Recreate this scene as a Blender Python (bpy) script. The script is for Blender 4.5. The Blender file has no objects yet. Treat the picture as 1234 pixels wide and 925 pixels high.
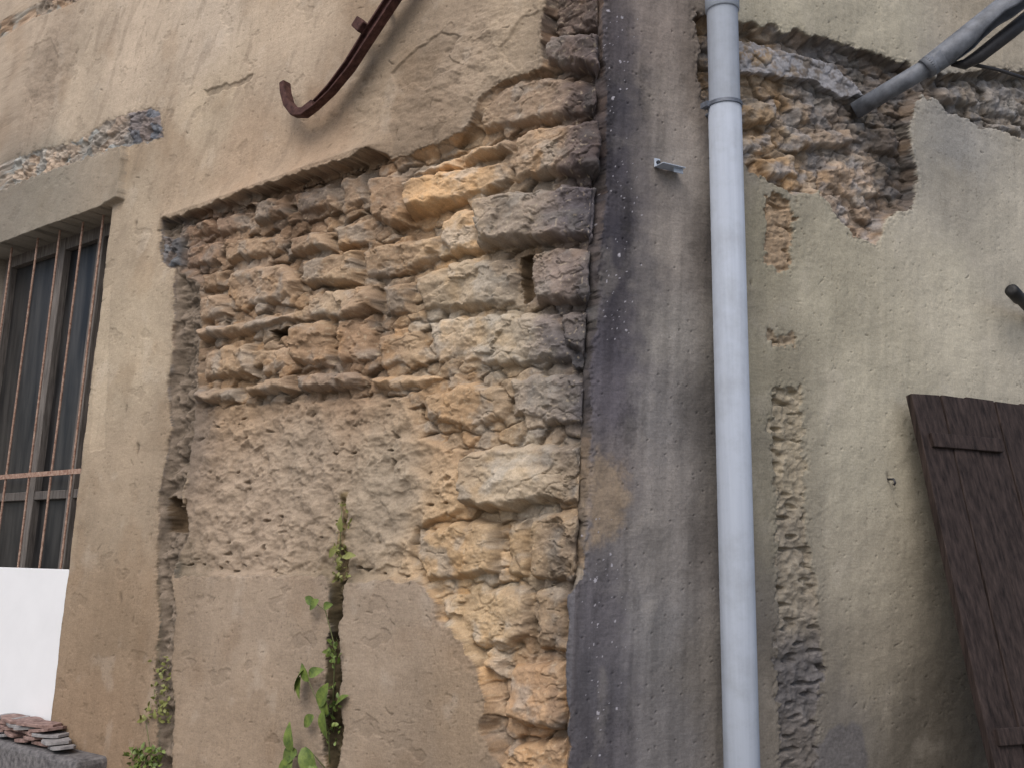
import bpy, math, numpy as np
from mathutils import Vector
rng=np.random.default_rng(7)
scene=bpy.context.scene
# ------------------------------------------------------------------ camera
F=1180.; TH=math.atan(188/1180.); CAM=np.array([0,0,1.6])
cd=bpy.data.cameras.new("camera"); cam=bpy.data.objects.new("camera",cd)
scene.collection.objects.link(cam); scene.camera=cam
cam.location=CAM; cam.rotation_euler=(math.pi/2+TH,0,0)
cd.sensor_fit='HORIZONTAL'; cd.sensor_width=36; cd.lens=36*F/1234; cd.clip_end=2000; cd.clip_start=.01
def ray(px,py):
    f=np.array([0,math.cos(TH),math.sin(TH)]); u=np.array([0,-math.sin(TH),math.cos(TH)])
    return f+np.array([1,0,0])*(px-617)/F-u*(py-462.5)/F
# ------------------------------------------------------------------ wall frame (survey)
def atY(px,py,Y):
    r=ray(px,py); return CAM+r*(Y/r[1])
P1=atY(684,925,2.7); P2=atY(722,0,2.7)
c=(P2-P1)/(P2[2]-P1[2]); C0=P1-c*P1[2]
aL=math.radians(53); aR=math.radians(60.5)
D={'L':np.array([-math.sin(aL),math.cos(aL),0]),'R':np.array([math.sin(aR),math.cos(aR),0])}
N={}
for k in D:
    n=np.cross(D[k],c); n/=np.linalg.norm(n)
    if n[1]>0:n=-n
    N[k]=n
def hit(px,py,off=0,side=None):
    r=ray(px,py)
    def sol(k):
        A=np.stack([r,-c,-D[k]],1); x=np.linalg.solve(A,C0+off*N[k]-CAM); return x[1],x[2],CAM+r*x[0]
    if side is None:
        w,u,p=sol('L'); side='L'
        if u<0: side='R'
    w,u,p=sol(side)
    return (-u if side=='L' else u),w,p
def S2(px,py): a=hit(px,py); return (a[0],a[1])
def W3(px,py,off=0,side=None): return Vector(hit(px,py,off,side)[2])
def WP(s,w,off=0):
    k='L' if s<0 else 'R'
    return Vector(C0+w*c+abs(s)*D[k]+off*N[k])
def poly(pts): return np.array([S2(*p) for p in pts])
# ------------------------------------------------------------------ noise
T=1024
perm=rng.permutation(T); ANG=rng.random(T)*2*np.pi; GX=np.cos(ANG);GY=np.sin(ANG); RV=rng.random((T,6))
def HH(ix,iy,seed): return perm[(perm[(ix+seed*37)&(T-1)]+iy+seed*11)&(T-1)]
def perlin(x,y,seed=0):
    xi=np.floor(x).astype(np.int64); yi=np.floor(y).astype(np.int64)
    xf=x-xi; yf=y-yi
    u=xf*xf*xf*(xf*(xf*6-15)+10); v=yf*yf*yf*(yf*(yf*6-15)+10)
    def g(a,b,dx,dy):
        h=HH(a,b,seed); return GX[h]*dx+GY[h]*dy
    n0=g(xi,yi,xf,yf)*(1-u)+g(xi+1,yi,xf-1,yf)*u
    n1=g(xi,yi+1,xf,yf-1)*(1-u)+g(xi+1,yi+1,xf-1,yf-1)*u
    return (n0*(1-v)+n1*v)*1.5
def fbm(x,y,o=4,seed=0,g=.5):
    t=0;a=1;s=0
    for i in range(o):
        t=t+a*perlin(x*2**i,y*2**i,seed+i); s+=a;a*=g
    return t/s*1.3
def ridged(x,y,o=3,seed=0):
    t=0;a=1;s=0
    for i in range(o):
        t=t+a*(1-2*np.abs(perlin(x*2**i,y*2**i,seed+i))); s+=a;a*=.5
    return t/s
def worley(x,y,seed=0):
    xi=np.floor(x).astype(np.int64); yi=np.floor(y).astype(np.int64)
    f1=np.full(x.shape,9.);f2=np.full(x.shape,9.);idd=np.zeros(x.shape,np.int64);vx=np.zeros(x.shape);vy=np.zeros(x.shape)
    for i in(-1,0,1):
        for j in(-1,0,1):
            h=HH(xi+i,yi+j,seed); dx=x-(xi+i+.1+.8*RV[h,0]); dy=y-(yi+j+.1+.8*RV[h,1])
            d=np.sqrt(dx*dx+dy*dy); m=d<f1
            f2=np.where(m,f1,np.minimum(f2,d)); f1=np.where(m,d,f1)
            idd=np.where(m,h,idd);vx=np.where(m,dx,vx);vy=np.where(m,dy,vy)
    return f1,f2,idd,vx,vy
def facet(x,y,seed,step=.5):
    f1,f2,i,vx,vy=worley(x,y,seed)
    return (RV[i,2]-.5)*1.5*vx+(RV[i,3]-.5)*1.5*vy+(RV[i,4]-.5)*step
def ss(a,b,x):
    t=np.clip((x-a)/(b-a),0,1); return t*t*(3-2*t)
def lin(c):
    c=np.asarray(c,float)/255.; return np.where(c<.04045,c/12.92,((c+.055)/1.055)**2.4)
# ------------------------------------------------------------------ grid
cols=[S2(p,462)[0] for p in np.linspace(-20,1256,1240)]
cols=np.array(list(np.linspace(-5.6,cols[0]-.02,40))+cols+list(np.linspace(cols[-1]+.02,4.2,40)))
sl=S2(-20,462)[0]; sr=S2(1256,462)[0]
lo_l,lo_0,lo_r=S2(-20,945)[1],S2(690,945)[1],S2(1256,945)[1]
hi_l,hi_0,hi_r=S2(-20,-20)[1],S2(715,-20)[1],S2(1256,-20)[1]
lo=np.interp(cols,[sl,0,sr],[lo_l,lo_0,lo_r]); hi=np.interp(cols,[sl,0,sr],[hi_l,hi_0,hi_r])
TOP=5.4
rows=[]
for t in np.linspace(0,1,14)[:-1]: rows.append(-.05+(lo+.05)*t)
for t in np.linspace(0,1,980): rows.append(lo+(hi-lo)*t)
for t in np.linspace(0,1,14)[1:]: rows.append(hi+(TOP-hi)*t)
Wg=np.array(rows); Sg=np.tile(cols,(Wg.shape[0],1)); R,Cn=Wg.shape
S=Sg.ravel(); W=Wg.ravel(); NV=S.size
wn1=perlin(S/.045,W/.045,3); wn2=perlin(S/.045,W/.045,5); wn3=perlin(S/.012,W/.012,7); wn4=perlin(S/.012,W/.012,9)
Sw=S+.010*wn1+.0016*wn3; Ww=W+.010*wn2+.0016*wn4
def sdp(P,m=.04,x=None,y=None):
    x=Sw if x is None else x; y=Ww if y is None else y
    idx=np.nonzero((x>P[:,0].min()-m)&(x<P[:,0].max()+m)&(y>P[:,1].min()-m)&(y<P[:,1].max()+m))[0]
    X=x[idx];Y=y[idx]; d=np.full(X.shape,9.);ins=np.zeros(X.shape,bool)
    n=len(P)
    for i in range(n):
        ax,ay=P[i];bx,by=P[(i+1)%n]
        ex,ey=bx-ax,by-ay
        t=np.clip(((X-ax)*ex+(Y-ay)*ey)/(ex*ex+ey*ey+1e-12),0,1)
        d=np.minimum(d,np.hypot(X-ax-t*ex,Y-ay-t*ey))
        cr=((ay>Y)!=(by>Y))&(X<(bx-ax)*(Y-ay)/(by-ay+1e-15)+ax)
        ins^=cr
    return idx,np.where(ins,d,-d)
def full(P,m=.06):
    o=np.full(NV,-1.); i,d=sdp(P,m); o[i]=d; return o
def idw(samples):
    A=np.zeros(NV);B=np.zeros((NV,3))
    X=S+.03*wn1;Y=W+.03*wn2
    for(px,py,col) in samples:
        s,w=S2(px,py); wt=1/((X-s)**2+((Y-w)*.8)**2+.004)**2
        A+=wt; B+=wt[:,None]*lin(col)
    return B/A[:,None]
plS=[(30,60,(190,170,145)),(50,100,(168,149,126)),(150,50,(198,178,152)),(250,50,(200,181,156)),(350,60,(192,171,144)),(450,110,(165,145,119)),(550,60,(168,148,123)),(620,40,(175,155,128)),(100,120,(190,171,145)),(250,130,(192,172,143)),(300,190,(180,155,126)),(220,220,(176,154,126)),(400,170,(165,140,112)),(520,140,(148,128,104)),(160,260,(174,156,130)),(155,400,(184,166,138)),(150,600,(166,147,121)),(140,750,(155,132,104)),(120,880,(150,125,97)),(60,230,(150,142,125)),(20,260,(140,132,118)),(300,760,(167,147,123)),(300,880,(158,137,112)),(450,760,(163,144,121)),(480,880,(154,135,112)),(560,850,(157,135,108)),
(745,50,(98,94,98)),(748,130,(78,77,84)),(748,200,(70,69,78)),(742,280,(72,71,80)),(740,350,(78,76,84)),(735,420,(86,84,92)),(735,480,(102,99,106)),(740,560,(118,113,112)),(720,750,(104,102,107)),(720,820,(94,93,98)),(715,900,(92,90,95)),(775,200,(118,114,113)),(775,330,(120,117,116)),(790,40,(148,139,131)),(800,120,(149,142,134)),(805,200,(154,148,140)),(805,300,(155,149,141)),(805,400,(147,144,138)),(790,500,(136,134,132)),(800,600,(147,143,138)),(800,680,(141,138,134)),(790,750,(131,130,129)),(800,880,(122,120,119)),(848,100,(118,110,102)),(848,300,(102,97,92)),(848,500,(98,95,92)),(848,650,(110,106,102)),(850,800,(122,118,112)),(930,20,(184,179,158)),(1050,25,(186,181,161)),(1180,40,(174,166,148)),(1000,350,(180,175,154)),(1150,170,(162,162,157)),(1150,230,(183,178,163)),(1150,350,(194,189,169)),(1060,450,(188,183,162)),(1050,560,(182,177,157)),(1050,680,(166,160,142)),(1050,800,(142,136,121)),(1100,900,(110,105,95)),(1200,300,(190,185,168)),(915,300,(158,153,132)),(912,450,(155,150,130)),(918,600,(149,144,126)),(925,850,(128,122,111)),(1020,880,(122,118,110))]  # dark tones low beside the shutter hold its shadow in the plaster colour
exS=[(690,40,(110,94,84)),(640,120,(156,133,108)),(705,120,(96,83,79)),(650,180,(156,134,110)),(710,200,(90,80,81)),(620,255,(150,132,110)),(705,260,(96,89,90)),(540,225,(192,160,120)),(460,240,(146,120,93)),(360,240,(124,101,80)),(240,275,(128,104,84)),(545,280,(188,158,118)),(550,340,(184,161,128)),(680,330,(132,117,106)),(712,340,(92,87,88)),(470,310,(155,129,99)),(390,330,(156,132,105)),(310,340,(154,131,107)),(400,365,(170,146,115)),(260,380,(152,127,100)),(290,430,(156,130,99)),(380,415,(150,123,95)),(420,410,(146,119,92)),(600,405,(163,147,122)),(690,410,(86,83,85)),(550,490,(170,140,104)),(660,475,(142,130,116)),(705,480,(92,88,90)),(620,580,(188,168,138)),(690,580,(156,137,111)),(540,660,(184,154,114)),(612,665,(176,150,114)),(665,660,(148,131,110)),(580,735,(195,165,122)),(660,745,(142,124,102)),(640,840,(168,138,107)),(640,910,(172,143,110)),(360,560,(154,137,116)),(300,620,(159,140,118)),(460,600,(152,137,116)),(210,500,(122,110,98)),(205,800,(106,96,78)),(200,300,(105,100,97)),(100,180,(150,140,128)),(20,220,(158,148,136)),(180,150,(120,115,115)),(400,800,(85,77,56)),
(930,120,(158,136,108)),(1000,90,(122,115,110)),(1050,150,(116,106,96)),(1040,210,(166,145,124)),(940,200,(164,138,106)),(1090,200,(102,92,84)),(1200,120,(128,120,110)),(940,290,(156,134,107)),(950,520,(154,143,121)),(960,700,(140,131,115)),(965,830,(100,97,97)),(965,900,(108,102,96))]  # apparent stone tones: shading is included in these colours
pc=idw(plS); ec=idw(exS)
def desat(a,f):
    l=(a@np.array([.3,.55,.15]))[:,None]; return l+(a-l)*f
pc=np.where((S<0)[:,None],desat(pc,.84)*np.array([.99,1.0,1.03]),desat(pc,.92)*np.array([1.02,1.0,1.01])); ec=desat(ec,.84)*np.array([1.02,1.02,1.03])
# ------------------------------------------------------------------ regions
E=poly([(195,262),(215,262),(300,232),(380,208),(430,194),(458,178),(472,192),(520,176),(568,148),(575,122),(600,98),(650,82),(652,40),(662,-60),(726,-60),(728,60),(732,110),(733,230),(724,300),(722,370),(712,440),(712,520),(708,600),(702,700),(684,712),(681,800),(686,880),(684,990),(596,990),(604,925),(575,880),(585,845),(572,800),(560,786),(545,760),(524,748),(522,722),(510,706),(496,700),(430,699),(416,704),(406,716),(390,694),(210,694),(214,640),(228,560),(236,480),(240,400),(240,345),(213,325),(212,290),(195,285)])
M=poly([(230,488),(300,484),(420,474),(484,472),(500,520),(552,540),(550,615),(495,638),(490,670),(502,702),(440,704),(400,712),(390,697),(212,697),(212,640),(225,560)])
G1=poly([(193,262),(216,266),(214,325),(240,342),(240,400),(236,480),(228,560),(218,600),(222,640),(206,700),(212,740),(204,800),(210,860),(206,925),(208,990),(176,990),(182,925),(190,880),(184,820),(190,760),(188,700),(190,600),(205,520),(202,470),(208,420),(209,325),(192,315)])
G2=poly([(396,690),(404,697),(414,698),(412,740),(406,762),(411,800),(408,850),(413,880),(406,925),(409,990),(383,990),(390,925),(386,880),(393,840),(390,800),(396,760),(392,730)])
G3=poly([(404,590),(414,590),(412,700),(398,700)])
HOLE=[poly([(196,598),(222,600),(220,640),(194,640)]),poly([(612,305),(632,298),(632,355),(620,360)]),poly([(320,398),(344,393),(344,404),(324,408)])]
LC=poly([(-200,258),(0,196),(60,178),(90,172),(120,152),(155,136),(192,131),(197,166),(160,174),(130,186),(60,211),(0,234),(-200,306)])
LC2=poly([(-200,120),(0,26),(70,-6),(110,-20),(90,4),(40,22),(0,46),(-200,140)])
R1=poly([(838,12),(890,28),(940,35),(1000,48),(1050,62),(1100,80),(1130,90),(1180,84),(1234,84),(1330,95),(1330,200),(1234,168),(1180,152),(1150,140),(1112,112),(1096,150),(1106,215),(1100,250),(1070,262),(1058,292),(1030,285),(1005,255),(985,232),(955,235),(920,215),(890,195),(846,120)])
R2=[poly([(922,235),(958,238),(952,330),(922,322)]),poly([(926,400),(962,404),(960,420),(930,418)]),poly([(930,468),(965,463),(970,560),(974,640),(984,700),(986,760),(996,800),(986,860),(990,990),(944,990),(938,860),(934,760),(936,600),(928,520)]),]
GREYP=poly([(985,905),(1000,878),(1035,870),(1045,910),(1040,990),(985,990)])
# plaster surface
h=.006*fbm(S/.5,W/.5,3,20)+.0026*fbm(S/.09,W/.09,3,24)+.0005*fbm(S/.012,W/.012,2,28)+.0003*perlin(S/.05,W/.0035,33)
rough=fbm(S/.2,W/.2,3,40)
h+=.0015*np.clip(rough,0,1)*fbm(S/.02,W/.02,2,44)
for (px,py,rs,am) in [(540,100,.22,.010),(440,130,.2,.006),(60,90,.3,.006),(600,30,.15,.007)]:
    s,w=S2(px,py); g=np.exp(-((S-s)**2+(W-w)**2)/(rs*rs)); h+=g*am*(fbm((S+W*.5)/.09,W/.06,4,46)+.25*facet(S/.05,W/.04,47))
col=pc*(1+.2*fbm(S/.3,W/.35,4,50)[:,None]+.07*fbm(S/.02,W/.02,3,55)[:,None])
mid=np.where(S>0,ss(.75,.35,S),0)
st=fbm(S/.025,W/.5,4,60); col*=(1-.13*np.clip(st,0,1)*(.8+1.0*mid))[:,None]
st2=fbm(S/.05,W/.6,4,62); col*=(1+.20*np.clip(st2,-.5,1)*(S>0)*(.35+.65*mid))[:,None]
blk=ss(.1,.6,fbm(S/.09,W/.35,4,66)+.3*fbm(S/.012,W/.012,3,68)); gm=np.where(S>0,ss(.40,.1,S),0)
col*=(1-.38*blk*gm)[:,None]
ar=np.where(S>0,ss(.13,.03,S+.02*wn1)*ss(-.5,.3,fbm(S/.03,W/.25,4,69)),0); col*=(1-.25*ar)[:,None]
dm=ss(.1,.55,fbm(S/.3,W/.35,4,70)); col=np.where((S<0)[:,None],col*(1-dm[:,None]*np.array([.09,.12,.15])),col)
sa=ss(.25,.6,fbm(S/.15,W/.2,5,74)); col=col*(1-.12*sa[:,None])+.12*sa[:,None]*lin((215,207,195))
# brown-grey scuffs and runs on the upper left plaster
sc2=ss(.18,.5,fbm((S-.4*W)/.07,W/.22,5,78))*np.where(S<0,ss(S2(300,300)[1]-.3,S2(300,150)[1],W),0); col=col*(1-.26*sc2[:,None])+.26*sc2[:,None]*lin((120,106,92))
sp=ss(.42,.62,perlin(S/.009,W/.009,76))*ss(-.1,.5,fbm(S/.2,W/.2,3,77)); col*=(1-.25*sp)[:,None]
f1,f2,ci,_,_=worley(S/.035,W/.035,80)
pk=(RV[ci,5]>.85)*ss(.14,.04,f1); h-=.003*pk; col*=(1-.2*pk)[:,None]
# thin flaked skins on the left plaster
fl=fbm(S/.16,W/.12,5,84); fk=ss(.40,.43,fl)*(S<-.05); h-=.0022*fk; col*=(1-.10*fk)[:,None]
plmask=np.ones(NV,bool)
# lintel
wT=S2(100,262)[1]; wB=S2(60,893)[1]; sJ=S2(96,570)[0]
lint=poly([(-300,345),(0,228),(60,205),(120,182),(156,168),(150,240),(124,256),(0,302),(-300,420)])
li,ld=sdp(lint); h[li]+=.034*ss(-.002,.010,ld); 
m=li[ld>0]; col[m]=col[m]*.5+lin((138,131,119))*.5
# curled plaster lip
a=np.array(S2(196,262));b=np.array(S2(460,176)); e=b-a;L=np.linalg.norm(e);e/=L
t=(S-a[0])*e[0]+(W-a[1])*e[1]; dd=-(S-a[0])*e[1]+(W-a[1])*e[0]
m=(t>-.05)&(t<L+.06)&(dd>-.05)&(dd<.3)
lip=np.where(m,(.020+.042*ss(0,L,t)+.006*perlin(t/.12,dd/.2,90))*np.exp(-np.clip(dd,0,9)/.038)*ss(-.05,.02,t)*ss(L+.06,L-.02,t),0); h+=lip
for pts,dz,cc in [([(478,112),(470,86),(500,60),(530,38),(556,44),(540,66),(560,80),(528,92),(512,112),(496,100)],-.006,.9),
  ([(24,92),(30,60),(60,44),(72,70),(60,120),(40,130)],-.003,.88),([(245,108),(290,96),(305,88),(300,100),(250,116)],-.006,.7),
  ([(600,60),(630,20),(650,10),(648,70),(620,85)],-.004,.92),
  ([(120,350),(134,342),(126,540),(108,545)],-.002,1.14)]:
    i,d=sdp(poly(pts)); k=ss(0,.004,d); h[i]+=dz*k; col[i]*=(1+(cc-1)*k)[:,None]
i,d=sdp(poly([(705,560),(720,545),(748,560),(762,600),(745,640),(712,660),(704,620)]),.08); k=ss(-.025,.035,d+.03*wn1[i]+.015*wn3[i])[:,None]*.62
col[i]=col[i]*(1-k)+k*lin((165,146,122))*(1+.15*wn3[i]+.25*wn2[i])[:,None]
i,d=sdp(poly([(885,60),(900,45),(960,62),(1010,74),(1046,112),(1020,116),(985,94),(940,88),(895,84)])); SMEAR=i[d>0]
def stroke(pts,wid,dep,dark):
    pts=np.array(pts)
    for k in range(len(pts)-1):
        a,b=pts[k],pts[k+1]; x0,x1=min(a[0],b[0])-.02,max(a[0],b[0])+.02; y0,y1=min(a[1],b[1])-.02,max(a[1],b[1])+.02
        i=np.nonzero((S>x0)&(S<x1)&(W>y0)&(W<y1))[0]
        ex,ey=b-a;X=Sw[i];Y=Ww[i]
        t=np.clip(((X-a[0])*ex+(Y-a[1])*ey)/(ex*ex+ey*ey+1e-12),0,1)
        q=np.exp(-(np.hypot(X-a[0]-t*ex,Y-a[1]-t*ey)/wid)**2)*np.clip(.6+1.2*wn1[i],0,1)
        h[i]-=dep*q; col[i]*=(1-dark*q)[:,None]
for k in range(380):
    px,py=rng.uniform(90,620),rng.uniform(0,925)
    if k>310: px,py=rng.uniform(925,1230),rng.uniform(150,925)
    s,w=S2(px,py); an=rng.normal(0,.6)+ (math.pi/2 if rng.random()<.25 else 0); ln=rng.uniform(.004,.035)
    stroke([(s,w),(s+ln*math.cos(an),w+ln*math.sin(an))],rng.uniform(.0012,.003),rng.uniform(.002,.006),rng.uniform(.2,.6))
for pts in [[(180,0),(175,60),(190,130)],[(262,700),(268,760),(255,800)],[(300,100),(330,85),(380,92)],[(200,808),(260,806)],[(440,868),(500,872)],[(520,0),(530,30),(515,60)],[(0,150),(60,140),(110,120)],[(1000,300),(1010,380),(1004,450)],[(730,230),(728,280),(738,310)],[(420,752),(470,748)],[(350,700),(345,735)]]:
    stroke([S2(*p) for p in pts],.0013,.002,.28)
for (px,py,r,dk) in [(165,540,.014,.55),(152,492,.010,.5),(145,720,.014,.45),(160,745,.008,.45),(163,270,.008,.5),(160,225,.01,.3),(100,300,.004,.3),(905,340,.006,.6),(1072,575,.012,.3)]:
    s,w=S2(px,py); q=np.exp(-(((Sw-s)/(r*.7))**2+((Ww-w)/(r*1.6))**2)); h-=.008*q; col*=(1-dk*q)[:,None]
# exposed regions
dE=full(E); dG1=full(G1);dG2=full(G2);dLC=full(LC);dLC2=full(LC2);dR1=full(R1)
dLC=np.where(dLC>-1,dLC+.012*fbm(S/.05,W/.04,3,93),-1)
dR1=np.where(dR1>-1,dR1+.020*fbm(S/.06,W/.05,4,91),-1)
dR2=np.full(NV,-1.)
for p in R2: dR2=np.maximum(dR2,full(p))
dR2=dR2+.026*fbm(S/.04,W/.035,4,95)-.004
dEx=np.maximum.reduce([dE,dG1,dG2,dLC,dR1,dR2,np.where(dLC2>0,dLC2,-1)])
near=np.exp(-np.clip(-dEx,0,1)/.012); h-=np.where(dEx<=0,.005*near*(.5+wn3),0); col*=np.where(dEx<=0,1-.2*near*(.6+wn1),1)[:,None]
ex=dEx>0; ix=np.nonzero(ex)[0]
s_,w_=S[ix],W[ix]; sw_,ww_=Sw[ix],Ww[ix]
f1,f2,ri,vx,vy=worley((sw_+.012*wn2[ix])/.080,ww_/.046,101)
fb=fbm(s_/.03,w_/.026,4,115); fb2=fbm(s_/.09,w_/.07,4,119); fine=fbm(s_/.006,w_/.005,3,123)
leftish=ss(S2(520,350)[0],S2(430,350)[0],s_)
bd=-.072+.018*leftish
rh=bd+(.028+.008*leftish)*RV[ri,2]+.010*ss(.02,.3,f2-f1)*(RV[ri,3]+.3)
qx=.022*fb; qy=.018*fbm(s_/.035,w_/.03,4,127)
FA=facet((sw_+qx+.3*w_)/.11,(ww_+qy-.2*s_)/.07,110,.5); FB=facet((s_+qx-.4*w_)/.05,(w_+qy+.3*s_)/.035,113,.45); FC=facet((sw_+.4*qx)/.016,(ww_+.4*qy)/.012,117,.5)
rh+=.005*FB+.006*fb+.001*FC+.0006*fine
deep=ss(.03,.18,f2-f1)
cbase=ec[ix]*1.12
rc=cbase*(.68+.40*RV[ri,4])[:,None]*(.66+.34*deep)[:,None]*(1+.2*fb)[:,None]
tint=(RV[ri,5]-.5)[:,None]*np.array([.12,0,-.15]); rc*=1+tint
ST=[[(663,-40),(724,-40),(726,32),(658,30)],[(656,36),(726,40),(728,94),(692,82),(652,77)],
[(572,122),(600,99),(650,85),(700,90),(728,104),(726,138),(660,143),(620,149),(572,160)],
[(614,160),(650,147),(728,143),(728,218),(650,211),(610,219)],
[(570,240),(600,229),(680,219),(728,222),(722,292),(690,286),(640,291),(574,299)],
[(634,302),(660,291),(718,298),(716,362),(690,366),(640,365),(634,340)],
[(664,372),(714,370),(708,436),(690,428),(672,420)],
[(503,383),(560,374),(662,373),(676,400),(690,434),(600,441),(516,436)],
[(605,452),(640,444),(690,448),(710,466),(708,515),(650,510),(606,500)],
[(552,546),(600,531),(692,533),(705,560),(704,612),(650,604),(600,617),(548,612)],
[(628,622),(652,610),(703,618),(700,698),(680,705),(630,700)],
[(500,640),(555,622),(592,626),(595,690),(560,700),(508,702),(492,670)],[(598,630),(625,622),(626,695),(600,695)],
[(522,716),(570,704),(630,703),(633,768),(600,785),(560,780),(528,748)],[(636,706),(680,706),(680,790),(638,784)],
[(575,792),(602,788),(600,820),(578,812)],
[(605,800),(680,795),(684,880),(640,882),(605,870)],[(602,896),(684,888),(684,970),(600,970)],
[(485,217),(530,202),(604,186),(612,216),(590,225),(520,254),(490,262)],[(443,212),(483,206),(489,268),(465,276),(446,262)],
[(525,262),(545,246),(566,245),(572,300),(535,306),(522,290)],[(495,330),(545,310),(606,305),(618,330),(612,362),(580,370),(500,376)],
[(430,302),(470,288),(520,280),(524,300),(492,326),(435,336)],[(455,342),(490,334),(492,378),(460,381)],[(447,402),(498,391),(504,438),(452,446)],
[(500,472),(560,456),(602,462),(603,503),(560,520),(505,506)],[(440,450),(500,446),(540,450),(500,466),(446,472)],
[(547,180),(612,162),(612,182),(550,196)],[(488,206),(545,183),(548,197),(490,213)],
[(305,242),(345,232),(348,262),(308,274)],[(350,232),(400,216),(404,252),(352,262)],[(406,214),(440,203),(440,246),(408,252)],[(345,284),(395,276),(398,302),(350,310)],[(400,270),(440,260),(440,292),(402,302)],
[(273,324),(336,313),(360,333),(349,362),(280,372),(266,350)],[(364,310),(430,299),(432,342),(365,348)],[(368,352),(450,341),(454,376),(410,388),(370,386)],
[(238,358),(266,350),(273,380),(240,390)],[(240,394),(350,374),(362,382),(304,400),(242,414)],[(352,390),(398,382),(400,444),(350,441)],[(404,382),(446,377),(448,438),(405,443)],
[(242,420),(270,414),(300,412),(304,454),(242,459)],[(308,418),(348,414),(348,444),(309,454)],[(290,464),(350,450),(352,472),(300,480)],[(356,450),(420,443),(436,452),(430,468),(358,474)],[(236,466),(284,463),(284,484),(234,488)],
[(205,272),(254,260),(256,282),(210,292)],[(258,258),(302,250),(302,276),(260,284)],[(216,296),(262,286),(264,320),(218,322)],[(266,286),(340,280),(341,306),(270,318)],[(240,328),(268,322),(266,346),(242,354)],
[(893,122),(944,112),(950,146),(896,152)],[(918,186),(966,180),(974,214),(930,216)],[(1000,190),(1058,178),(1084,204),(1080,236),(1040,240),(1002,226)],[(970,222),(1026,232),(1020,264),(990,246)],
[(960,120),(1010,108),(1024,140),(966,150)],[(1040,150),(1086,148),(1090,186),(1050,180)],[(896,160),(940,154),(944,180),(900,184)],[(960,156),(1030,150),(1034,176),(966,180)],[(1020,90),(1080,96),(1090,124),(1040,124)],[(1130,100),(1180,96),(1190,126),(1140,124)],[(1194,98),(1250,100),(1250,140),(1198,140)],[(1196,144),(1240,146),(1240,164),(1200,156)],
[(926,244),(954,246),(952,270),(926,268)],[(924,276),(952,278),(950,300),(924,298)],[(940,800),(984,806),(980,850),(944,846)],[(950,860),(984,862),(984,900),(954,900)]]
hs=np.full(ix.shape,-9.); cs=np.zeros((ix.size,3)); rr=np.random.default_rng(11)
for k,pts in enumerate(ST):
    P=poly(pts); cen=P.mean(0); i,d=sdp(P,.02,sw_,ww_)
    d=d+.004*fb[i]-.0005
    ext=P.max(0)-P.min(0); mn=min(ext[0],ext[1]); r=min(.032,mn*.46)
    right=cen[0]>0; small=mn<.06
    Hh=(.062+rr.uniform(-.020,.018))*(.75 if small else 1)*(.8 if right else 1)
    tx,ty=rr.normal(0,.10),rr.normal(-.03,.10)
    prof=1-(1-np.clip(d/r,0,1))**2.6
    hh=bd[i]+Hh*prof+np.clip(d,0,.03)/.03*(tx*(s_[i]-cen[0])+ty*(w_[i]-cen[1]))
    crk=np.clip(1-np.abs(perlin(sw_[i]/.13+k*3.1,ww_[i]/.05+k*1.7,171))/.045,0,1)*(perlin(s_[i]/.1,w_[i]/.1,175+k)>.1)
    rg=ss(-.1,.5,perlin(s_[i]/.12+k,w_[i]/.1,190))
    hh+=(.012*fb2[i]+.012*FA[i]+(.0015+.006*rg)*FB[i]+(.0005+.0022*rg)*FC[i]+(.0020+.003*rg)*fb[i]+.0005*fine[i]-.006*crk)*np.clip(d/.010,.0,1)
    m=(d>0)&(hh>hs[i]); j=i[m]; hs[j]=hh[m]
    br=rr.uniform(.86,1.16); tn=1+rr.normal(0,.05)*np.array([.6,0,-1])
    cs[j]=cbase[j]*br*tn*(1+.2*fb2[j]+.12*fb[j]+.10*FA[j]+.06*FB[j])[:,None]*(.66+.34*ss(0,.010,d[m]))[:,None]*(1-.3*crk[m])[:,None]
usest=hs>rh
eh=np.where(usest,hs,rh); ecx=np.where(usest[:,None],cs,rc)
ym=ss(.15,.6,fbm(s_/.12,w_/.12,3,140)); ecx*=1+ym[:,None]*np.array([.05,-.01,-.10])
gp=ss(.0,.4,fbm(s_/.11,w_/.09,5,142)); gl=(ecx@np.array([.3,.55,.15]))[:,None]; ecx=ecx*(1-.45*gp[:,None])+.45*gp[:,None]*(gl*np.array([1.06,1.02,.93]))
gmx=ss(-.17,-.02,s_)*ss(-.25,.35,fbm(s_/.06,w_/.12,3,144)+.25*ss(-.1,0,s_))*(s_<.4)
ecx=ecx*(1-gmx[:,None]*.42)+lin((74,72,77))*gmx[:,None]*.28
lf=(perlin(s_/.014,w_/.010,150)>.55)&(s_<0); ecx[lf]=ecx[lf]*.7+lin((205,190,165))*.3
def setreg(P,fn):
    i,d=sdp(P,.02,sw_,ww_); m=d>0; fn(i[m],d[m])
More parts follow.
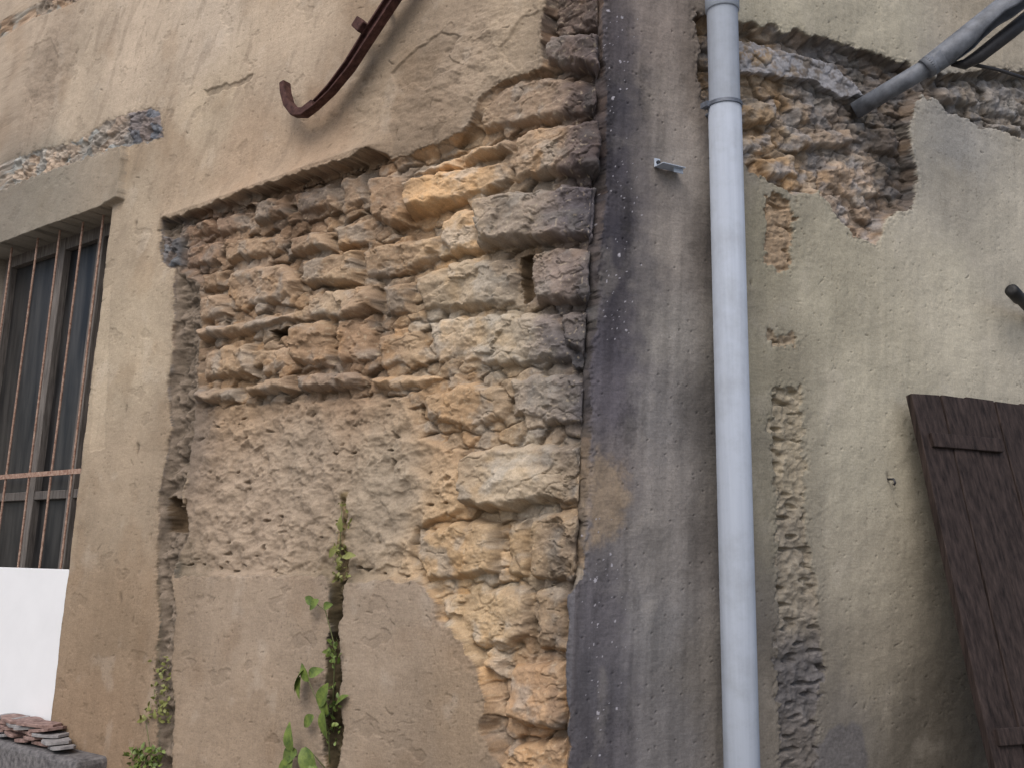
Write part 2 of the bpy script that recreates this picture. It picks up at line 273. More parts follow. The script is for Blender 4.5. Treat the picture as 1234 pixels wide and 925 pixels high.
def mortar(i,d):
    k=ss(0,.02,d)
    gouge=ridged((s_[i]*.6+w_[i]*.8)/.22+.3*fb2[i],(w_[i]*.6-s_[i]*.8)/.07+.3*fb2[i],2,160)
    patch=ss(-.1,.4,fbm(s_[i]/.18,w_[i]/.18,2,168))
    hm=-.024+.015*fb2[i]+.003*fb[i]+.004*fb[i]*patch+.0006*fine[i]+.002*FB[i]*patch+.005*FA[i]+.016*np.clip(gouge-.55,0,.5)*patch
    dens=ss(.0,.5,fbm(s_[i]/.2,w_[i]/.15,2,169)+ss(S2(300,640)[1]+.02,S2(300,690)[1],w_[i])*.6)
    pit=ss(.48,.62,perlin(s_[i]/.040,w_[i]/.020,165))*dens; hm=hm-.016*pit
    eh[i]=eh[i]*(1-k)+hm*k
    cm=cbase[i]*(1.0+.12*fb[i]+.28*fb2[i])[:,None]*(1-.4*pit)[:,None]
    ecx[i]=ecx[i]*(1-k)[:,None]+cm*k[:,None]
setreg(M,mortar)
def groove(dep,colr,amp=1.):
    def f(i,d):
        k=ss(0,.010,d); eh[i]=eh[i]*(1-k)+k*(dep+amp*(.006*fb[i]+.010*FB[i]+.022*fb2[i]+.014*fbm(s_[i]/.2,w_[i]/.06,2,197))); q=lin(colr)*(.9+.5*fb[i]+.3*FB[i]+.5*fb2[i])[:,None]
        ecx[i]=ecx[i]*(1-k)[:,None]*1+q*k[:,None]
    return f
setreg(G1,groove(-.034,(124,112,99))); setreg(G2,groove(-.050,(80,71,54))); setreg(G3,groove(-.035,(130,114,88)))  # first groove painted darker so it reads as a shaded recess
for P in HOLE: setreg(P,lambda i,d: (eh.__setitem__(i,eh[i]*(1-ss(0,.012,d))+(-.10+.01*fb[i])*ss(0,.012,d)),ecx.__setitem__(i,lin((92,78,62))*(1+.3*fb[i])[:,None])))
def band(dep,colr,a=.012):
    def f(i,d):
        eh[i]=dep+a*fb[i]+.010*FB[i]+.004*FC[i]+.016*fb2[i]+.02*(RV[ri[i],2]-.5)*ss(0,.2,f2[i]-f1[i]); ecx[i]=(cbase[i]*.5+lin(colr)*.5)*(1+.4*fb[i]+.3*FB[i]+.5*(RV[ri[i],4]-.5))[:,None]*(1+(RV[ri[i],5]-.5)[:,None]*np.array([.3,0,-.25]))
    return f
i=np.nonzero(dLC[ix]>0)[0]; band(-.012,(158,150,140))(i,None)
setreg(LC2,band(-.01,(150,130,108)))
setreg(poly([(195,284),(216,288),(214,322),(194,318)]),band(-.012,(108,106,107)))
setreg(poly([(155,136),(192,131),(197,166),(160,172)]),band(.006,(120,118,122)))
for P in R2:
    i,d=sdp(P,.05,sw_,ww_); m=dR2[ix][i]>0; i=i[m]
    eh[i]=-.009+.006*fb[i]+.003*FB[i]+.010*fb2[i]+.001*FC[i]-.016*ss(.2,.6,perlin(s_[i]/.07,w_[i]/.024,181))
    ecx[i]=cbase[i]*.98*(1+.3*fb[i]+.2*FB[i]+.3*fb2[i])[:,None]
i=np.nonzero(dR1[ix]>0)[0]; eh[i]=np.maximum(eh[i]*.75-.006,-.055)+.003*fb[i]+.008*fb2[i]; gl=(ecx[i]@np.array([.3,.55,.15]))[:,None]; gg=ss(-.1,.4,fbm(s_[i]/.1,w_[i]/.08,4,185))[:,None]
ecx[i]=(ecx[i]*(1-.65*gg)+gl*np.array([1.0,1,1.04])*.65*gg)*(1.0+.2*FB[i]+.2*fb[i])[:,None]
ew=np.where(s_<S2(250,600)[0],.036,.022); ew=np.where(dR2[ix]>0,.008,ew)
tt=np.clip((dEx[ix]+.003*fb+.004*fb2)/ew,0,1); ke=.32*ss(0,.16,tt)+.68*ss(.08,1,tt)
lk=ss(.004,.012,lip[ix]); ke=ke*(1-lk)+lk*ss(0,.25,tt)
hp_=h[ix]
eh=eh*ke+(np.minimum(hp_,.0)-.003)*(1-ke)+(.003*fb+.002*FB)*ss(.0,.3,tt)*(1-ke); 
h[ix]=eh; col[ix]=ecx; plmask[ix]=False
SMEAR=SMEAR[dEx[SMEAR]>0]
h[SMEAR]=h[SMEAR]*.35-.004; km=ss(-.5,.3,wn1[SMEAR]+.6*wn3[SMEAR])[:,None]*.75; col[SMEAR]=col[SMEAR]*(1-km)+lin((172,173,179))*km*(1+.15*wn2[SMEAR])[:,None]
i,d=sdp(GREYP); k=ss(-.01,.012,d+.02*wn1[i])[:,None]*.8; col[i]=col[i]*(1-k)+k*lin((104,102,104))*(1+.3*wn3[i])[:,None]
for k in range(210):
    if k<140: px,py=rng.normal(744,12),rng.uniform(0,420)
    else: px,py=rng.normal(728,26),rng.uniform(620,925)
    if px<700: px=720
    s,w=S2(px,py); r=rng.uniform(.0006,.0020) if k%16 else .004
    i=np.nonzero((abs(S-s)<.012)&(abs(W-w)<.015))[0]
    q=np.hypot(Sw[i]-s,(Ww[i]-w)*.8)<r; col[i[q]]=lin((180,178,186)); h[i[q]]+=.0004
op=(S<sJ)&(S>sJ-1.2)&(W<wT)&(W>wB); h[op]=-.30; col[op]=lin((60,54,50)); 
col=np.clip(col,.01,.85)
# ------------------------------------------------------------------ positions
rad=.022
u=np.abs(S); base=np.empty((NV,3)); nn=np.empty((NV,3)); left=S<0
dirs=np.where(left[:,None],D['L'],D['R']); base[:]=C0+W[:,None]*c+u[:,None]*dirs
m=u<rad; q=(S[m]/rad+1)/2
Cc=C0+W[m][:,None]*c; A=Cc+rad*D['L'];B=Cc+rad*D['R']; q=q[:,None]
base[m]=(1-q)**2*A+2*q*(1-q)*Cc+q*q*B
k=ss(-.05,.05,S)[:,None]; nn=N['L']*(1-k)+N['R']*k; nn/=np.linalg.norm(nn,axis=1)[:,None]
pos=base+nn*h[:,None]
pos[:,2]-=lip*.25
idg=np.arange(NV).reshape(R,Cn)
quads=np.stack([idg[:-1,:-1],idg[:-1,1:],idg[1:,1:],idg[1:,:-1]],-1).reshape(-1,4)
# ------------------------------------------------------------------ materials
def newmat(name):
    m=bpy.data.materials.new(name); m.use_nodes=True; nt=m.node_tree; b=nt.nodes['Principled BSDF']; return m,nt,b
def nd(nt,t,**k):
    n=nt.nodes.new(t)
    for a,v in k.items():
        if a in n.inputs: n.inputs[a].default_value=v
        else: setattr(n,a,v)
    return n
def noise(nt,scale,detail=5,rough=.6,mp=None):
    tc=nt.nodes.new('ShaderNodeTexCoord'); n=nd(nt,'ShaderNodeTexNoise',Scale=scale,Detail=detail,Roughness=rough)
    if mp:
        mm=nt.nodes.new('ShaderNodeMapping'); mm.inputs['Scale'].default_value=mp
        nt.links.new(tc.outputs['Object'],mm.inputs[0]); nt.links.new(mm.outputs[0],n.inputs['Vector'])
    else: nt.links.new(tc.outputs['Object'],n.inputs['Vector'])
    return n
def ramp(nt,src,stops):
    r=nt.nodes.new('ShaderNodeValToRGB'); cr=r.color_ramp
    while len(cr.elements)<len(stops): cr.elements.new(.5)
    for e,(p,cc) in zip(cr.elements,stops): e.position=p; e.color=(*cc,1) if len(cc)==3 else cc
    nt.links.new(src,r.inputs[0]); return r
def mix(nt,a,b,typ='MULTIPLY',fac=1.):
    m=nt.nodes.new('ShaderNodeMix'); m.data_type='RGBA'; m.blend_type=typ; m.inputs[0].default_value=fac
    for s,v in((6,a),(7,b)):
        if isinstance(v,tuple): m.inputs[s].default_value=(*v,1)
        else: nt.links.new(v,m.inputs[s])
    return m.outputs[2]
def bump(nt,b,srcs):
    prev=None
    for s,st,di in srcs:
        n=nd(nt,'ShaderNodeBump',Strength=st,Distance=di); nt.links.new(s,n.inputs['Height'])
        if prev: nt.links.new(prev,n.inputs['Normal'])
        prev=n.outputs[0]
    nt.links.new(prev,b.inputs['Normal'])
def wallmat(name,comb,bs):
    m,nt,b=newmat(name); at=nt.nodes.new('ShaderNodeAttribute'); at.attribute_name='col'
    n1=noise(nt,160,6,.65); n2=noise(nt,520,4,.7); n3=noise(nt,1,3,.6,(25,25,420))
    r1=ramp(nt,n1.outputs[0],[(.3,(.84,.83,.82)),(.7,(1.13,1.13,1.13))]); r2=ramp(nt,n2.outputs[0],[(.3,(.86,.86,.86)),(.7,(1.1,1.1,1.1))])
    o=mix(nt,at.outputs['Color'],r1.outputs[0]); o=mix(nt,o,r2.outputs[0])
    if comb:
        r3=ramp(nt,n3.outputs[0],[(.35,(.9,.9,.9)),(.65,(1.06,1.06,1.06))]); o=mix(nt,o,r3.outputs[0],fac=.6)
    nt.links.new(o,b.inputs['Base Color']); b.inputs['Roughness'].default_value=.95; b.inputs['Specular IOR Level'].default_value=.15
    L=[(n1.outputs[0],bs,.003),(n2.outputs[0],bs,.0012)]
    if comb: L.append((n3.outputs[0],.25,.001))
    bump(nt,b,L); return m
M_pl=wallmat('aged_plaster',True,.28); M_st=wallmat('ochre_rubble_stone',False,.38)
def simple(name,colr,rough=.6,metal=0,var=.25,scale=60,bst=.2,bd=.002,spec=.5,mp=None,second=None):
    m,nt,b=newmat(name); n=noise(nt,scale,6,.65,mp); cc=np.array(colr)
    c2=np.array(second) if second is not None else cc*(1+var)
    r=ramp(nt,n.outputs[0],[(.32,tuple(cc*(1-var))),(.68,tuple(c2))]); nt.links.new(r.outputs[0],b.inputs['Base Color'])
    b.inputs['Roughness'].default_value=rough;b.inputs['Metallic'].default_value=metal;b.inputs['Specular IOR Level'].default_value=spec
    bump(nt,b,[(n.outputs[0],bst,bd)]); return m
M_pvc,nt,b=newmat('grey_blue_pvc'); n=noise(nt,1,5,.6,(60,60,1.5)); n2=noise(nt,9,7,.7)
r=ramp(nt,n.outputs[0],[(.3,(.34,.38,.45)),(.75,(.40,.445,.52))]); r2=ramp(nt,n2.outputs[0],[(.30,(.86,.85,.83)),(.55,(1,1,1))])
nt.links.new(mix(nt,r.outputs[0],r2.outputs[0]),b.inputs['Base Color']); b.inputs['Roughness'].default_value=.85; b.inputs['Specular IOR Level'].default_value=.12; bump(nt,b,[(n2.outputs[0],.04,.002)])
M_rust=simple('rust_brown_iron',(.055,.028,.026),.8,0,.35,45,.4,.002,second=(.12,.06,.052),spec=.2)
M_dkmetal=simple('dark_metal',(.03,.03,.035),.5,0,.3,60,.2)
M_gmetal=simple('weathered_grey_pipe',(.11,.125,.15),.6,0,.3,25,.2,second=(.19,.21,.25))
M_rbar=simple('rusty_bar',(.30,.14,.09),.8,0,.4,70,.3,second=(.45,.32,.25))
M_frame=simple('weathered_wood_frame',(.10,.085,.075),.8,0,.35,1,.4,.002,mp=(120,120,6),second=(.20,.18,.165))
M_wood=simple('dark_stained_wood',(.020,.014,.013),.7,0,.4,1,.7,.004,mp=(70,70,4),second=(.058,.042,.038),spec=.2)
M_white=simple('white_board',(.82,.83,.85),.5,0,.03,4,.02)
M_tile=simple('red_clay_tile',(.17,.095,.08),.85,0,.35,40,.4,second=(.36,.25,.22))
M_tile2=simple('grey_clay_tile',(.26,.25,.25),.85,0,.3,40,.4)
M_conc=simple('grey_concrete',(.10,.095,.10),.9,0,.4,45,.7,.006,second=(.21,.20,.20))
M_leaf=simple('fresh_leaf',(.08,.14,.03),.55,0,.35,40,.1,second=(.19,.25,.05))
M_leaf2=simple('dry_yellow_leaf',(.20,.21,.06),.6,0,.3,40,.1)
M_stem=simple('green_stem',(.12,.13,.05),.7)
M_glass,nt,b=newmat('streaked_dark_glass'); n=noise(nt,1,5,.6,(14,14,1.5)); r=ramp(nt,n.outputs[0],[(.4,(.012,.012,.013)),(.7,(.06,.058,.056))]); nt.links.new(r.outputs[0],b.inputs['Base Color']); b.inputs['Roughness'].default_value=.35; b.inputs['Specular IOR Level'].default_value=.3  # opaque dark pane, grey streaks in its colour stand in for reflections
M_ground=simple('gravel_ground',(.16,.145,.125),.95,0,.3,30,.8,.01)
# ------------------------------------------------------------------ object helpers
def link(o): scene.collection.objects.link(o); return o
def empty(name,loc,label,cat,kind=None):
    o=link(bpy.data.objects.new(name,None)); o.location=loc; o.empty_display_size=.1; o["label"]=label; o["category"]=cat; return o
def par(o,p):
    bpy.context.view_layer.update(); o.parent=p; o.matrix_parent_inverse=p.matrix_world.inverted(); return o
def mesh(name,v,f,mat,parent=None,smooth=False,bev=0):
    me=bpy.data.meshes.new(name); me.from_pydata([tuple(x) for x in v],[],f); me.update()
    me.materials.append(mat); o=link(bpy.data.objects.new(name,me))
    if smooth: me.polygons.foreach_set('use_smooth',[len(q)<=4 for q in f])
    if bev:
        b=o.modifiers.new('b','BEVEL'); b.width=bev; b.segments=2; b.limit_method='ANGLE'
    if parent: par(o,parent)
    return o
def npmesh(name,mask_faces,mat):
    q=quads[mask_faces]; uq,inv=np.unique(q,return_inverse=True); q=inv.reshape(-1,4)
    me=bpy.data.meshes.new(name); me.vertices.add(len(uq)); me.vertices.foreach_set('co',pos[uq].astype(np.float32).ravel())
    me.loops.add(q.size); me.loops.foreach_set('vertex_index',q.astype(np.int32).ravel())
    me.polygons.add(len(q)); me.polygons.foreach_set('loop_start',np.arange(0,q.size,4,dtype=np.int32))
    me.update(calc_edges=True); me.polygons.foreach_set('use_smooth',np.ones(len(q),bool))
    a=me.color_attributes.new('col','FLOAT_COLOR','POINT'); cc=np.ones((len(uq),4),np.float32); cc[:,:3]=col[uq]; a.data.foreach_set('color',cc.ravel())
    me.materials.append(mat); me.validate(); return link(bpy.data.objects.new(name,me))
def tubev(pts,rads,seg=24,arc=(0,2*math.pi),cap=True):
    pts=[Vector(p) for p in pts]; v=[];f=[]; full_=abs(arc[1]-arc[0]-2*math.pi)<1e-6; ns=seg if full_ else seg+1
    up=None
    for i,p in enumerate(pts):
        t=(pts[min(i+1,len(pts)-1)]-pts[max(i-1,0)]).normalized()
        if up is None: up=(Vector((0,0,1)) if abs(t.z)<.8 else Vector((0,-1,0)))
        a=(up-t*up.dot(t)).normalized(); up=a; b2=t.cross(a)
        for j in range(ns):
            th=arc[0]+(arc[1]-arc[0])*j/seg
            v.append(p+(a*math.cos(th)+b2*math.sin(th))*rads[i])
    for i in range(len(pts)-1):
        for j in range(ns if full_ else ns-1):
            j2=(j+1)%ns; f.append((i*ns+j,i*ns+j2,(i+1)*ns+j2,(i+1)*ns+j))
    if cap and full_: f.append(tuple(range(ns))[::-1]); f.append(tuple((len(pts)-1)*ns+j for j in range(ns)))
    return v,f
def boxv(p0,ax,ay,az):
    p0=Vector(p0);v=[p0+ax*i+ay*j+az*k for i in(0,1) for j in(0,1) for k in(0,1)]
    return v,[(0,1,3,2),(4,6,7,5),(0,4,5,1),(2,3,7,6),(0,2,6,4),(1,5,7,3)]
def join(parts):
    V=[];Fc=[]
    for v,f in parts:
        o=len(V); V+=list(v); Fc+=[tuple(i+o for i in q) for q in f]
    return V,Fc
def wbox(s0,s1,w0,w1,o0,o1):
    v=[WP(s,w,o) for s in(s0,s1) for w in(w0,w1) for o in(o0,o1)]
    return v,[(0,1,3,2),(4,6,7,5),(0,4,5,1),(2,3,7,6),(0,2,6,4),(1,5,7,3)]
# ------------------------------------------------------------------ building
bld=empty('old_building',Vector(C0),'old corner building, peeling ochre plaster over rubble stone','building')
fm=plmask[quads].mean(1)>=.5
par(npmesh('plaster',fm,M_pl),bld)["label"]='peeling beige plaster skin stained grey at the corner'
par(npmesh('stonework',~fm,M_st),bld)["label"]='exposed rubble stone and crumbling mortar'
win=empty('window',WP(sJ-.5,wB,-.1),'barred window with weathered frame','window'); del win["category"]; par(win,bld)
parts=[]
s1=sJ+.004;s0=sJ-1.204
for a,b_ in((s1-.07,s1),(s0,s0+.06),(sJ-.30,sJ-.25),(sJ-.66,sJ-.60)): parts.append(wbox(a,b_,wB-.01,wT+.01,-.17,-.115))
parts.append(wbox(s0+.06,s1-.07,wT-.06,wT+.01,-.172,-.117)); parts.append(wbox(s0+.06,s1-.07,wB-.01,wB+.07,-.172,-.117)); parts.append(wbox(s0+.06,s1-.07,wB+1.02,wB+1.06,-.168,-.12))
v,f=join(parts); mesh('frame',v,f,M_frame,win,bev=.003)
v,f=wbox(s0,s1,wB-.01,wT+.01,-.155,-.15); mesh('glass',v,f,M_glass,win)
gr=[]
for px in(-22,8,36,62,87):
    sg=hit(px,570,-.04)[0]; j=rng.normal(0,.006)
    gr.append(tubev([WP(sg+j,wB+.0,-.04),WP(sg,wB+1,-.04),WP(sg-j,wT+.01,-.04)],[.0055]*3,8))
wc=hit(50,571,-.04)[1]; gr.append(wbox(s0,s1,wc-.011,wc+.011,-.038,-.030)); gr.append(wbox(s0,s1,wB+.3,wB+.318,-.052,-.046))
v,f=join(gr); mesh('grille',v,f,M_rbar,win)
v,f=wbox(s0-.08,hit(98,893,.12)[0],wB-.14,wB-.004,-.295,.13); mesh('sill',v,f,M_conc,win,bev=.02)
wtp=hit(40,684,-.02)[1]; sb=hit(79,760,-.02)[0]
v,f=wbox(sb-.85,sb,wB-.002,wtp,-.026,-.014); wb=mesh('white_board',v,f,M_white,None,bev=.002); wb["label"]='plain white board standing in barred window opening'; wb["category"]='board'
for k in range(20):
    lay=k//4; px=[8,34,58,74,18,44,66,2,30,55,10,40,24,50,5,34,15,44,8,28][k]; sC=hit(px,885,.07)[0]
    L_=rng.uniform(.10,.2); Wd=rng.uniform(.08,.11); zz=wB+.003+lay*.017; an=rng.uniform(-.4,.4)
    base0=WP(sC,zz,.06+rng.uniform(-.012,.012)); dl=Vector(D['L']);nl=Vector(N['L']); ux=(dl*math.cos(an)+nl*math.sin(an)).normalized(); uy=Vector((0,0,1)).cross(ux)
    vv=[];outl=[]
    for q in range(9):
        th=q/9*2*math.pi; rx=L_/2*(abs(math.cos(th))**.5*np.sign(math.cos(th)))*rng.uniform(.82,1.05); ry=Wd/2*(abs(math.sin(th))**.5*np.sign(math.sin(th)))*rng.uniform(.8,1.05); outl.append((rx,ry))
    tl=rng.normal(0,.06)
    for z in(0,.012):
        for(x,y) in outl: vv.append(base0+ux*x+uy*y+Vector((0,0,z+tl*x+.004*math.cos(y/.05))))
    n9=9; ff=[tuple(range(n9))[::-1],tuple(range(n9,2*n9))]+[(i,(i+1)%n9,n9+(i+1)%n9,n9+i) for i in range(n9)]
    o=mesh('broken_tile',vv,ff,M_tile if k%3 else M_tile2,None,bev=.0015)
    o["label"]='broken red clay roof tile piled on window sill' if k%3 else 'broken grey roof tile piled on window sill'; o["category"]='roof tile'; o["group"]='broken tiles stacked on the window sill'
# ------------------------------------------------------------------ drainpipe
pa=W3(870,0,.085,'R'); pb=W3(894,925,.085,'R'); dv=(pa-pb)/(pa.z-pb.z)
def pp(z): return pb+dv*(z-pb.z)
def zat(py): return W3(870+24*py/925,py,.085,'R').z
dp=empty('drainpipe',pp(0),'long pale blue-grey plastic drainpipe clamped to stained wall','drainpipe')
zj=zat(128); R0=.0505
v,f=tubev([pp(.02),pp(1),pp(zj-.004)],[R0]*3,48); mesh('lower_pipe',v,f,M_pvc,dp,True)
v,f=tubev([pp(zj-.012),pp(zj+.5),pp(5.2)],[R0-.003]*3,48,cap=False); mesh('upper_pipe',v,f,M_pvc,dp,True)
zt=zat(14); M_pvc2=simple('pale_pvc_coupling',(.46,.52,.61),.7,0,.08,30,.05,spec=.15)
v,f=tubev([pp(zt),pp(zt+.002),pp(zt+.12)],[R0-.001,R0+.002,R0+.002],48); mesh('coupling',v,f,M_pvc2,dp,True)
v,f=join([tubev([pp(zj-.006),pp(zj-.005),pp(zj+.006),pp(zj+.007)],[R0,R0+.003,R0+.003,R0],48),boxv(pp(zj-.008)+Vector(N['R'])*-.04-Vector(D['R'])*.062,Vector(D['R'])*.02,Vector(N['R'])*.03,Vector((0,0,.016))),
  tubev([pp(zj),pp(zj)-Vector(N['R'])*.1],[.005,.005],8)]); mesh('clamp',v,f,simple('clamp_steel',(.16,.18,.22),.5,.3),dp)
# ------------------------------------------------------------------ iron hook
def sweep(path,prof,nrm,scl=None):
    v=[];f=[];n=len(prof); path=[Vector(p) for p in path]
    for i,p in enumerate(path):
        t=(path[min(i+1,len(path)-1)]-path[max(i-1,0)]).normalized(); b2=nrm.cross(t).normalized(); sc=scl[i] if scl else 1
        for(x,y) in prof: v.append(p+b2*x*sc+nrm*y)
    for i in range(len(path)-1):
        for j in range(n): f.append((i*n+j,i*n+(j+1)%n,(i+1)*n+(j+1)%n,(i+1)*n+j))
    f.append(tuple(range(n))[::-1]); f.append(tuple((len(path)-1)*n+j for j in range(n))); return v,f
nl=Vector(N['L']); 
hp=[(560,-130),(487,-15),(452,38),(424,82),(402,110),(384,128),(371,138),(360,138),(352,128),(348,114),(347,102)]
path=[W3(x,y,.05) for x,y in hp]
w1=.030
hook=empty('iron_hook',W3(424,82,0),'rusty brown iron bar with curled hook end on plaster','hook')
v,f=sweep(path[:7],[(-w1,0),(w1,0),(w1,.036),(w1-.008,.036),(w1-.008,.008),(-w1+.008,.008),(-w1+.008,.024),(-w1,.024)],nl,[1,1,1,.9,.75,.6,.5]); mesh('bar',v,f,M_rust,hook,bev=.0015)
v,f=sweep(path[5:],[(-.016,-.004),(.016,-.004),(.016,.034),(-.016,.034)],nl,[1,1,1,.9,.85,.8]); mesh('curled_end',v,f,M_rust,hook,bev=.004)
t0=(path[3]-path[2]).normalized(); bb=nl.cross(t0); p=W3(440,34,.06)
v,f=boxv(p-t0*.018-bb*.03,t0*.040,bb*.05,nl*.036); mesh('lug',v,f,M_rust,hook,bev=.004)
v,f=join([tubev([W3(470,12,-.01),W3(470,12,.058)],[.007]*2,10)]); mesh('fixing_pin',v,f,M_rust,hook)
# ------------------------------------------------------------------ stub pipe on right wall
A=W3(1030,134,-.03,'R'); B=W3(1120,80,.20,'R')
st_=empty('wall_stub_pipe',A,'grey pipe jutting from broken wall with split sleeve','pipe')
v,f=tubev([A,A+(B-A)*.5,B+(B-A)*.2],[.031]*3,28); mesh('inner_pipe',v,f,M_gmetal,st_,True)
C_=W3(1262,-24,.46,'R'); d2=(C_-B).normalized()
v,f=join([tubev([B-d2*.02,B+d2*.012],[.036,.038],28)]); mesh('collar',v,f,M_gmetal,st_,True)
def split(p0,p1,r0,r1,n=24):
    V=[];Fc=[];sg=26
    ax=(p1-p0).normalized(); a=Vector((0,0,1)); a=(a-ax*a.dot(ax)).normalized(); b2=ax.cross(a)
    for i in range(n+1):
        t=i/n; r=r0+(r1-r0)*min(1,t*1.8); op_=ss(.05,.45,t)*2.3+(.12*math.sin(t*17)+.07*math.sin(t*41))*min(1,t*3)
        for j in range(sg+1):
            th=(-math.pi+op_*.5)+ (2*math.pi-op_)*j/sg
            V.append(p0+(p1-p0)*t+(a*math.cos(th)+b2*math.sin(th))*r)
    for i in range(n):
        for j in range(sg): Fc.append((i*(sg+1)+j,i*(sg+1)+j+1,(i+1)*(sg+1)+j+1,(i+1)*(sg+1)+j))
    return V,Fc
v,f=split(B-d2*.005,C_+d2*.1,.037,.050); o=mesh('split_sleeve',v,f,M_gmetal,st_,True); sm=o.modifiers.new('s','SOLIDIFY'); sm.thickness=.004
v,f=tubev([W3(1150,76,.23,'R'),W3(1172,78,.25,'R'),W3(1205,85,.30,'R'),W3(1262,104,.38,'R')],[.007,.007,.006,.006],10); mesh('rod',v,f,M_dkmetal,st_,True)
v,f=tubev([W3(1146,78,.22,'R'),W3(1162,78,.25,'R'),W3(1180,68,.28,'R'),W3(1216,40,.34,'R'),W3(1270,-4,.42,'R')],[.006,.018,.024,.026,.026],14); mesh('torn_liner',v,f,M_dkmetal,st_,True)
p0=W3(1219,350,.10,'R'); p1=W3(1262,396,-.02,'R'); dd_=(p1-p0).normalized()
v,f=tubev([p0-dd_*.010,p0-dd_*.007,p0,p0+(p1-p0)*.2,p0+(p1-p0)*.22,p1],[.010,.019,.024,.024,.018,.018],20); o=mesh('black_pipe_end',v,f,simple('black_rubber',(.012,.012,.013),.6,0,.2,40,.1),None,True); o["label"]='short black pipe end sticking out of plaster wall'; o["category"]='pipe'
t_=empty('metal_bracket',W3(806,205,0,'R'),'small bent grey metal tab on stained wall','bracket')
p=W3(788,200,0,'R'); dr=Vector(D['R']);nr=Vector(N['R']); zz=Vector((0,0,1))
v,f=join([boxv(p-zz*.005,dr*.085,nr*.045,zz*.003),boxv(p-zz*.005,dr*.02,nr*.006,zz*.028),boxv(p-zz*.020+nr*.03+dr*.05,dr*.035,nr*.003,zz*.018)]); mesh('plate',v,f,M_pvc2,t_,bev=.001)
v,f=tubev([p+dr*.01+zz*.01,p+dr*.01+zz*.01+nr*.012],[.006,.006],8); mesh('screw',v,f,M_dkmetal,t_)
p=W3(1071,577,0,'R'); v,f=tubev([p-nr*.01,p+nr*.02,p+nr*.025-zz*.012,p+nr*.02-zz*.02],[.004]*4,8); o=mesh('wall_nail',v,f,M_dkmetal,None,True); o["label"]='small bent iron nail in plaster wall'; o["category"]='nail'
# ------------------------------------------------------------------ shutter leaning on wall
TL=W3(1090,474,.04,'R'); BLm=W3(1176,862,.29,'R'); ed=(BLm-TL); ed=ed/(-ed.z); BL=TL+ed*(TL.z-.005); hgt=(BL-TL).length; vd=(BL-TL).normalized()
ab=math.radians(66); rd=Vector((math.sin(ab),math.cos(ab),.0)); rd=(rd-vd*rd.dot(vd)*.75).normalized(); nb=vd.cross(rd).normalized()
if nb.dot(nr)<0: nb=-nb
sh=empty('wooden_shutter',BL,'dark brown plank shutter leaning against plastered wall','shutter')
pr=[];x=0
for k,wd in enumerate([.135,.12,.14,.13,.13]):
    nseg=10; V=[];Fc=[]
    for i in range(nseg+1):
        t=i/nseg; e0=.0016*math.sin(i*2.3+k); tp=[.0,.003,-.002,.004,.0][k]
        q0=TL+rd*(x+.0022+e0)+vd*(tp+(hgt-tp-.02)*t+(.008 if (i==0 and k==0) else 0)); q1=TL+rd*(x+wd-.0022+.0012*math.sin(i*1.7+k*2))+vd*(tp+(hgt-tp-.02)*t+ (.003 if i==0 else 0))
        dz=.0015*math.sin(i*1.3+k*1.1)+[0,.003,-.002,.002,0][k]
        V+= [q0+nb*(dz),q1+nb*(dz),q1+nb*(.026+dz),q0+nb*(.026+dz)]
    for i in range(nseg):
        a_=i*4; 
        for j in range(4): Fc.append((a_+j,a_+(j+1)%4,a_+4+(j+1)%4,a_+4+j))
    Fc+=[(0,3,2,1),(nseg*4,nseg*4+1,nseg*4+2,nseg*4+3)]
    pr.append((V,Fc)); x+=wd
v,f=join(pr); mesh('planks',v,f,M_wood,sh,bev=.0025)
for dz,x0,x1 in((.148,.04,.36),(1.08,.03,.6)):
    v,f=boxv(TL+vd*(dz)+rd*x0+nb*.024,rd*(x1-x0),vd*.05,nb*.016); mesh('batten',v,f,M_wood,sh,bev=.003)
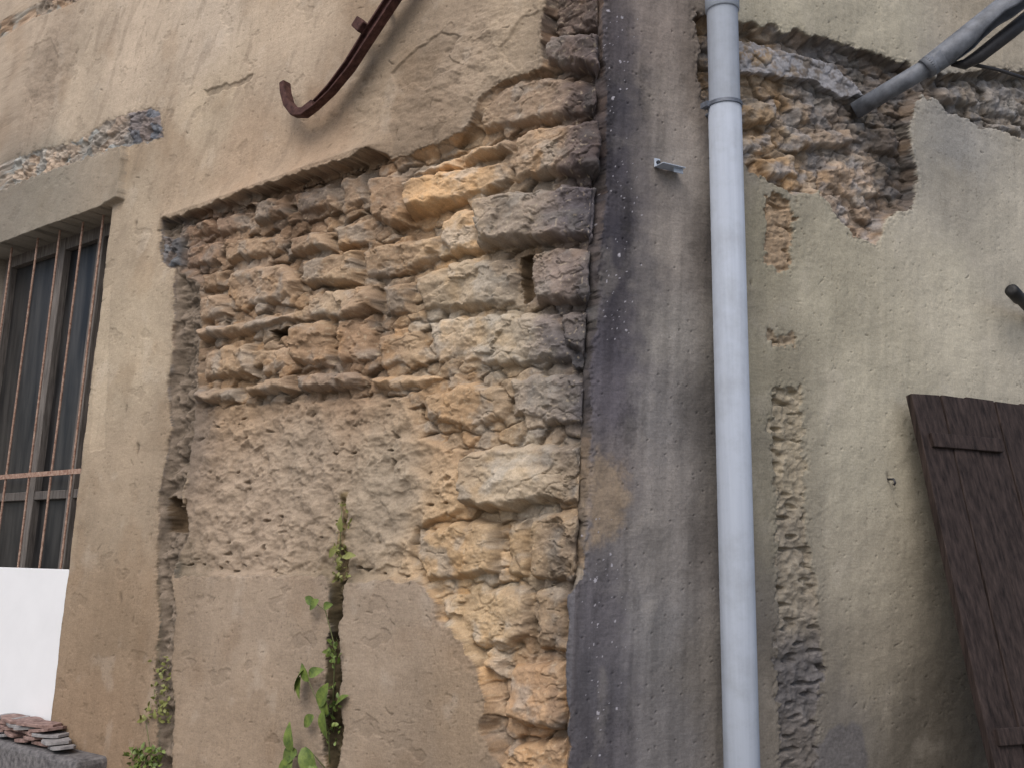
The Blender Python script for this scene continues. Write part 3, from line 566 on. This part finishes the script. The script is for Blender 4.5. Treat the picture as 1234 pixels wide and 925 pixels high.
# ------------------------------------------------------------------ weeds
def leaf(p,dirv,nrm,L,wd,curl=.3):
    dirv=dirv.normalized(); sd=dirv.cross(nrm).normalized(); nrm=sd.cross(dirv); V=[];Fc=[]; n=6
    for i in range(n+1):
        t=i/n; ww=wd*math.sin(math.pi*min(1,t*.93+.05))**.8*(1-t*.35); z=-curl*L*t*t
        c_=p+dirv*(L*t)+nrm*z; V+=[c_-sd*ww+nrm*ww*.25,c_,c_+sd*ww+nrm*ww*.25]
    for i in range(n): a_=i*3; Fc+=[(a_,a_+1,a_+4,a_+3),(a_+1,a_+2,a_+5,a_+4)]
    return V,Fc
def weed(label,stems,leaves,mat,tuft=[]):
    root=W3(*stems[0][0][:2],0,'L'); e_=empty('weed',root,label,'weed'); ps=[]
    for stm in stems:
        pts=[W3(x,y,o,'L') for x,y,o in stm]; ps.append(tubev(pts,list(np.linspace(.0025,.0012,len(pts))),6))
    v,f=join(ps); mesh('stem',v,f,M_stem,e_,True)
    ls=[]
    for(x,y,o,ang,Lp) in leaves:
        p=W3(x,y,o,'L'); a_=math.radians(ang); dv_=Vector(-np.array(D['L']))*math.cos(a_)+Vector((0,0,1))*math.sin(a_)+nl*rng.uniform(.1,.5)
        nrm=(nl+Vector(rng.normal(0,.3,3))+Vector((0,0,.3))).normalized(); L_=Lp*.0033; ls.append(leaf(p,dv_,nrm,L_,L_*.34,rng.uniform(.1,.4)))
    for(x0,x1,y0,y1,o,n_,Lp) in tuft:
        for _ in range(n_):
            x,y=rng.uniform(x0,x1),rng.uniform(y0,y1); p=W3(x,y,o+rng.uniform(-.01,.03),'L'); dv_=Vector(rng.normal(0,1,3))+nl*.8+Vector((0,0,.4)); L_=Lp*.0026*rng.uniform(.6,1.3)
            ls.append(leaf(p,dv_,(nl+Vector(rng.normal(0,.6,3))).normalized(),L_,L_*.38,.3))
    v,f=join(ls); mesh('leaves',v,f,mat,e_,True)
weed('leafy green vine growing in a plaster groove',[[(398,940,-.03),(396,880,0),(385,850,.03),(372,820,.04)],[(396,930,0),(375,905,.03),(352,912,.05)],[(400,880,-.02),(404,780,0),(392,735,.02),(380,726,.03)]],
 [(352,912,.05,240,30),(352,905,.05,100,26),(358,905,.05,200,28),(366,900,.05,300,30),(345,925,.05,250,26),(385,850,.03,60,26),(390,856,.03,270,26),(395,860,.02,110,24),(378,862,.03,215,20),(404,850,.01,45,20),(372,820,.04,130,20),(366,806,.04,230,24),(372,812,.04,20,18),(362,815,.04,270,20),(380,726,.03,160,16),(384,722,.03,220,15),(390,730,.03,10,14),(376,920,.04,300,28)],M_leaf,[(396,408,770,800,0,30,7),(396,408,820,900,-.01,30,7)])
weed('small moss tufts along a groove in mortar',[[(408,700,-.02),(410,650,-.01),(412,610,0)]],[(412,640,0,100,16),(405,660,.01,220,14),(415,670,.01,10,14)],M_leaf2,[(402,420,655,700,-.02,60,6),(406,424,600,650,-.02,22,5)])
weed('yellow green weed tufts at base of wall groove',[[(190,940,-.03),(188,880,-.01),(186,830,0)],[(185,930,0),(176,870,.02)]],[],M_leaf2,[(182,204,790,870,-.02,150,6),(172,200,850,870,0,30,9)])
weed('bushy green weed at foot of plaster pillar',[[(178,945,-.01),(172,915,.02)],[(185,945,0),(190,910,.02)]],[(175,915,.03,150,16),(170,920,.03,200,16),(185,915,.03,60,14)],M_leaf,[(154,196,900,935,.01,150,8)])
# ------------------------------------------------------------------ ground
v=[(-300,-300,0),(300,-300,0),(300,300,0),(-300,300,0)]; g=mesh('ground',v,[(0,1,2,3)],M_ground); g["kind"]='structure'; g["label"]='dusty gravel ground in front of building'; g["category"]='ground'
# ------------------------------------------------------------------ light
sunv=Vector((-.22,-.66,.85)).normalized()
w=bpy.data.worlds.new("World"); scene.world=w; w.use_nodes=True; nt=w.node_tree; bg=nt.nodes['Background']
sk=nt.nodes.new('ShaderNodeTexSky'); sk.sky_type='NISHITA'; sk.sun_disc=False; sk.sun_elevation=math.asin(sunv.z); sk.sun_rotation=math.atan2(sunv.x,sunv.y); sk.air_density=1.0; sk.dust_density=4; sk.ozone_density=1.0
nt.links.new(sk.outputs[0],bg.inputs[0]); bg.inputs[1].default_value=.15
sd_=bpy.data.lights.new('sun','SUN'); sd_.energy=1.25; sd_.angle=math.radians(40); sd_.color=(1,.985,.96); so=link(bpy.data.objects.new('sun',sd_)); so.rotation_euler=sunv.to_track_quat('Z','Y').to_euler()
scene.view_settings.view_transform='Standard'; scene.view_settings.look='None'; scene.view_settings.exposure=0
print('verts',NV,'sJ',sJ,'wT',wT,'wB',wB)
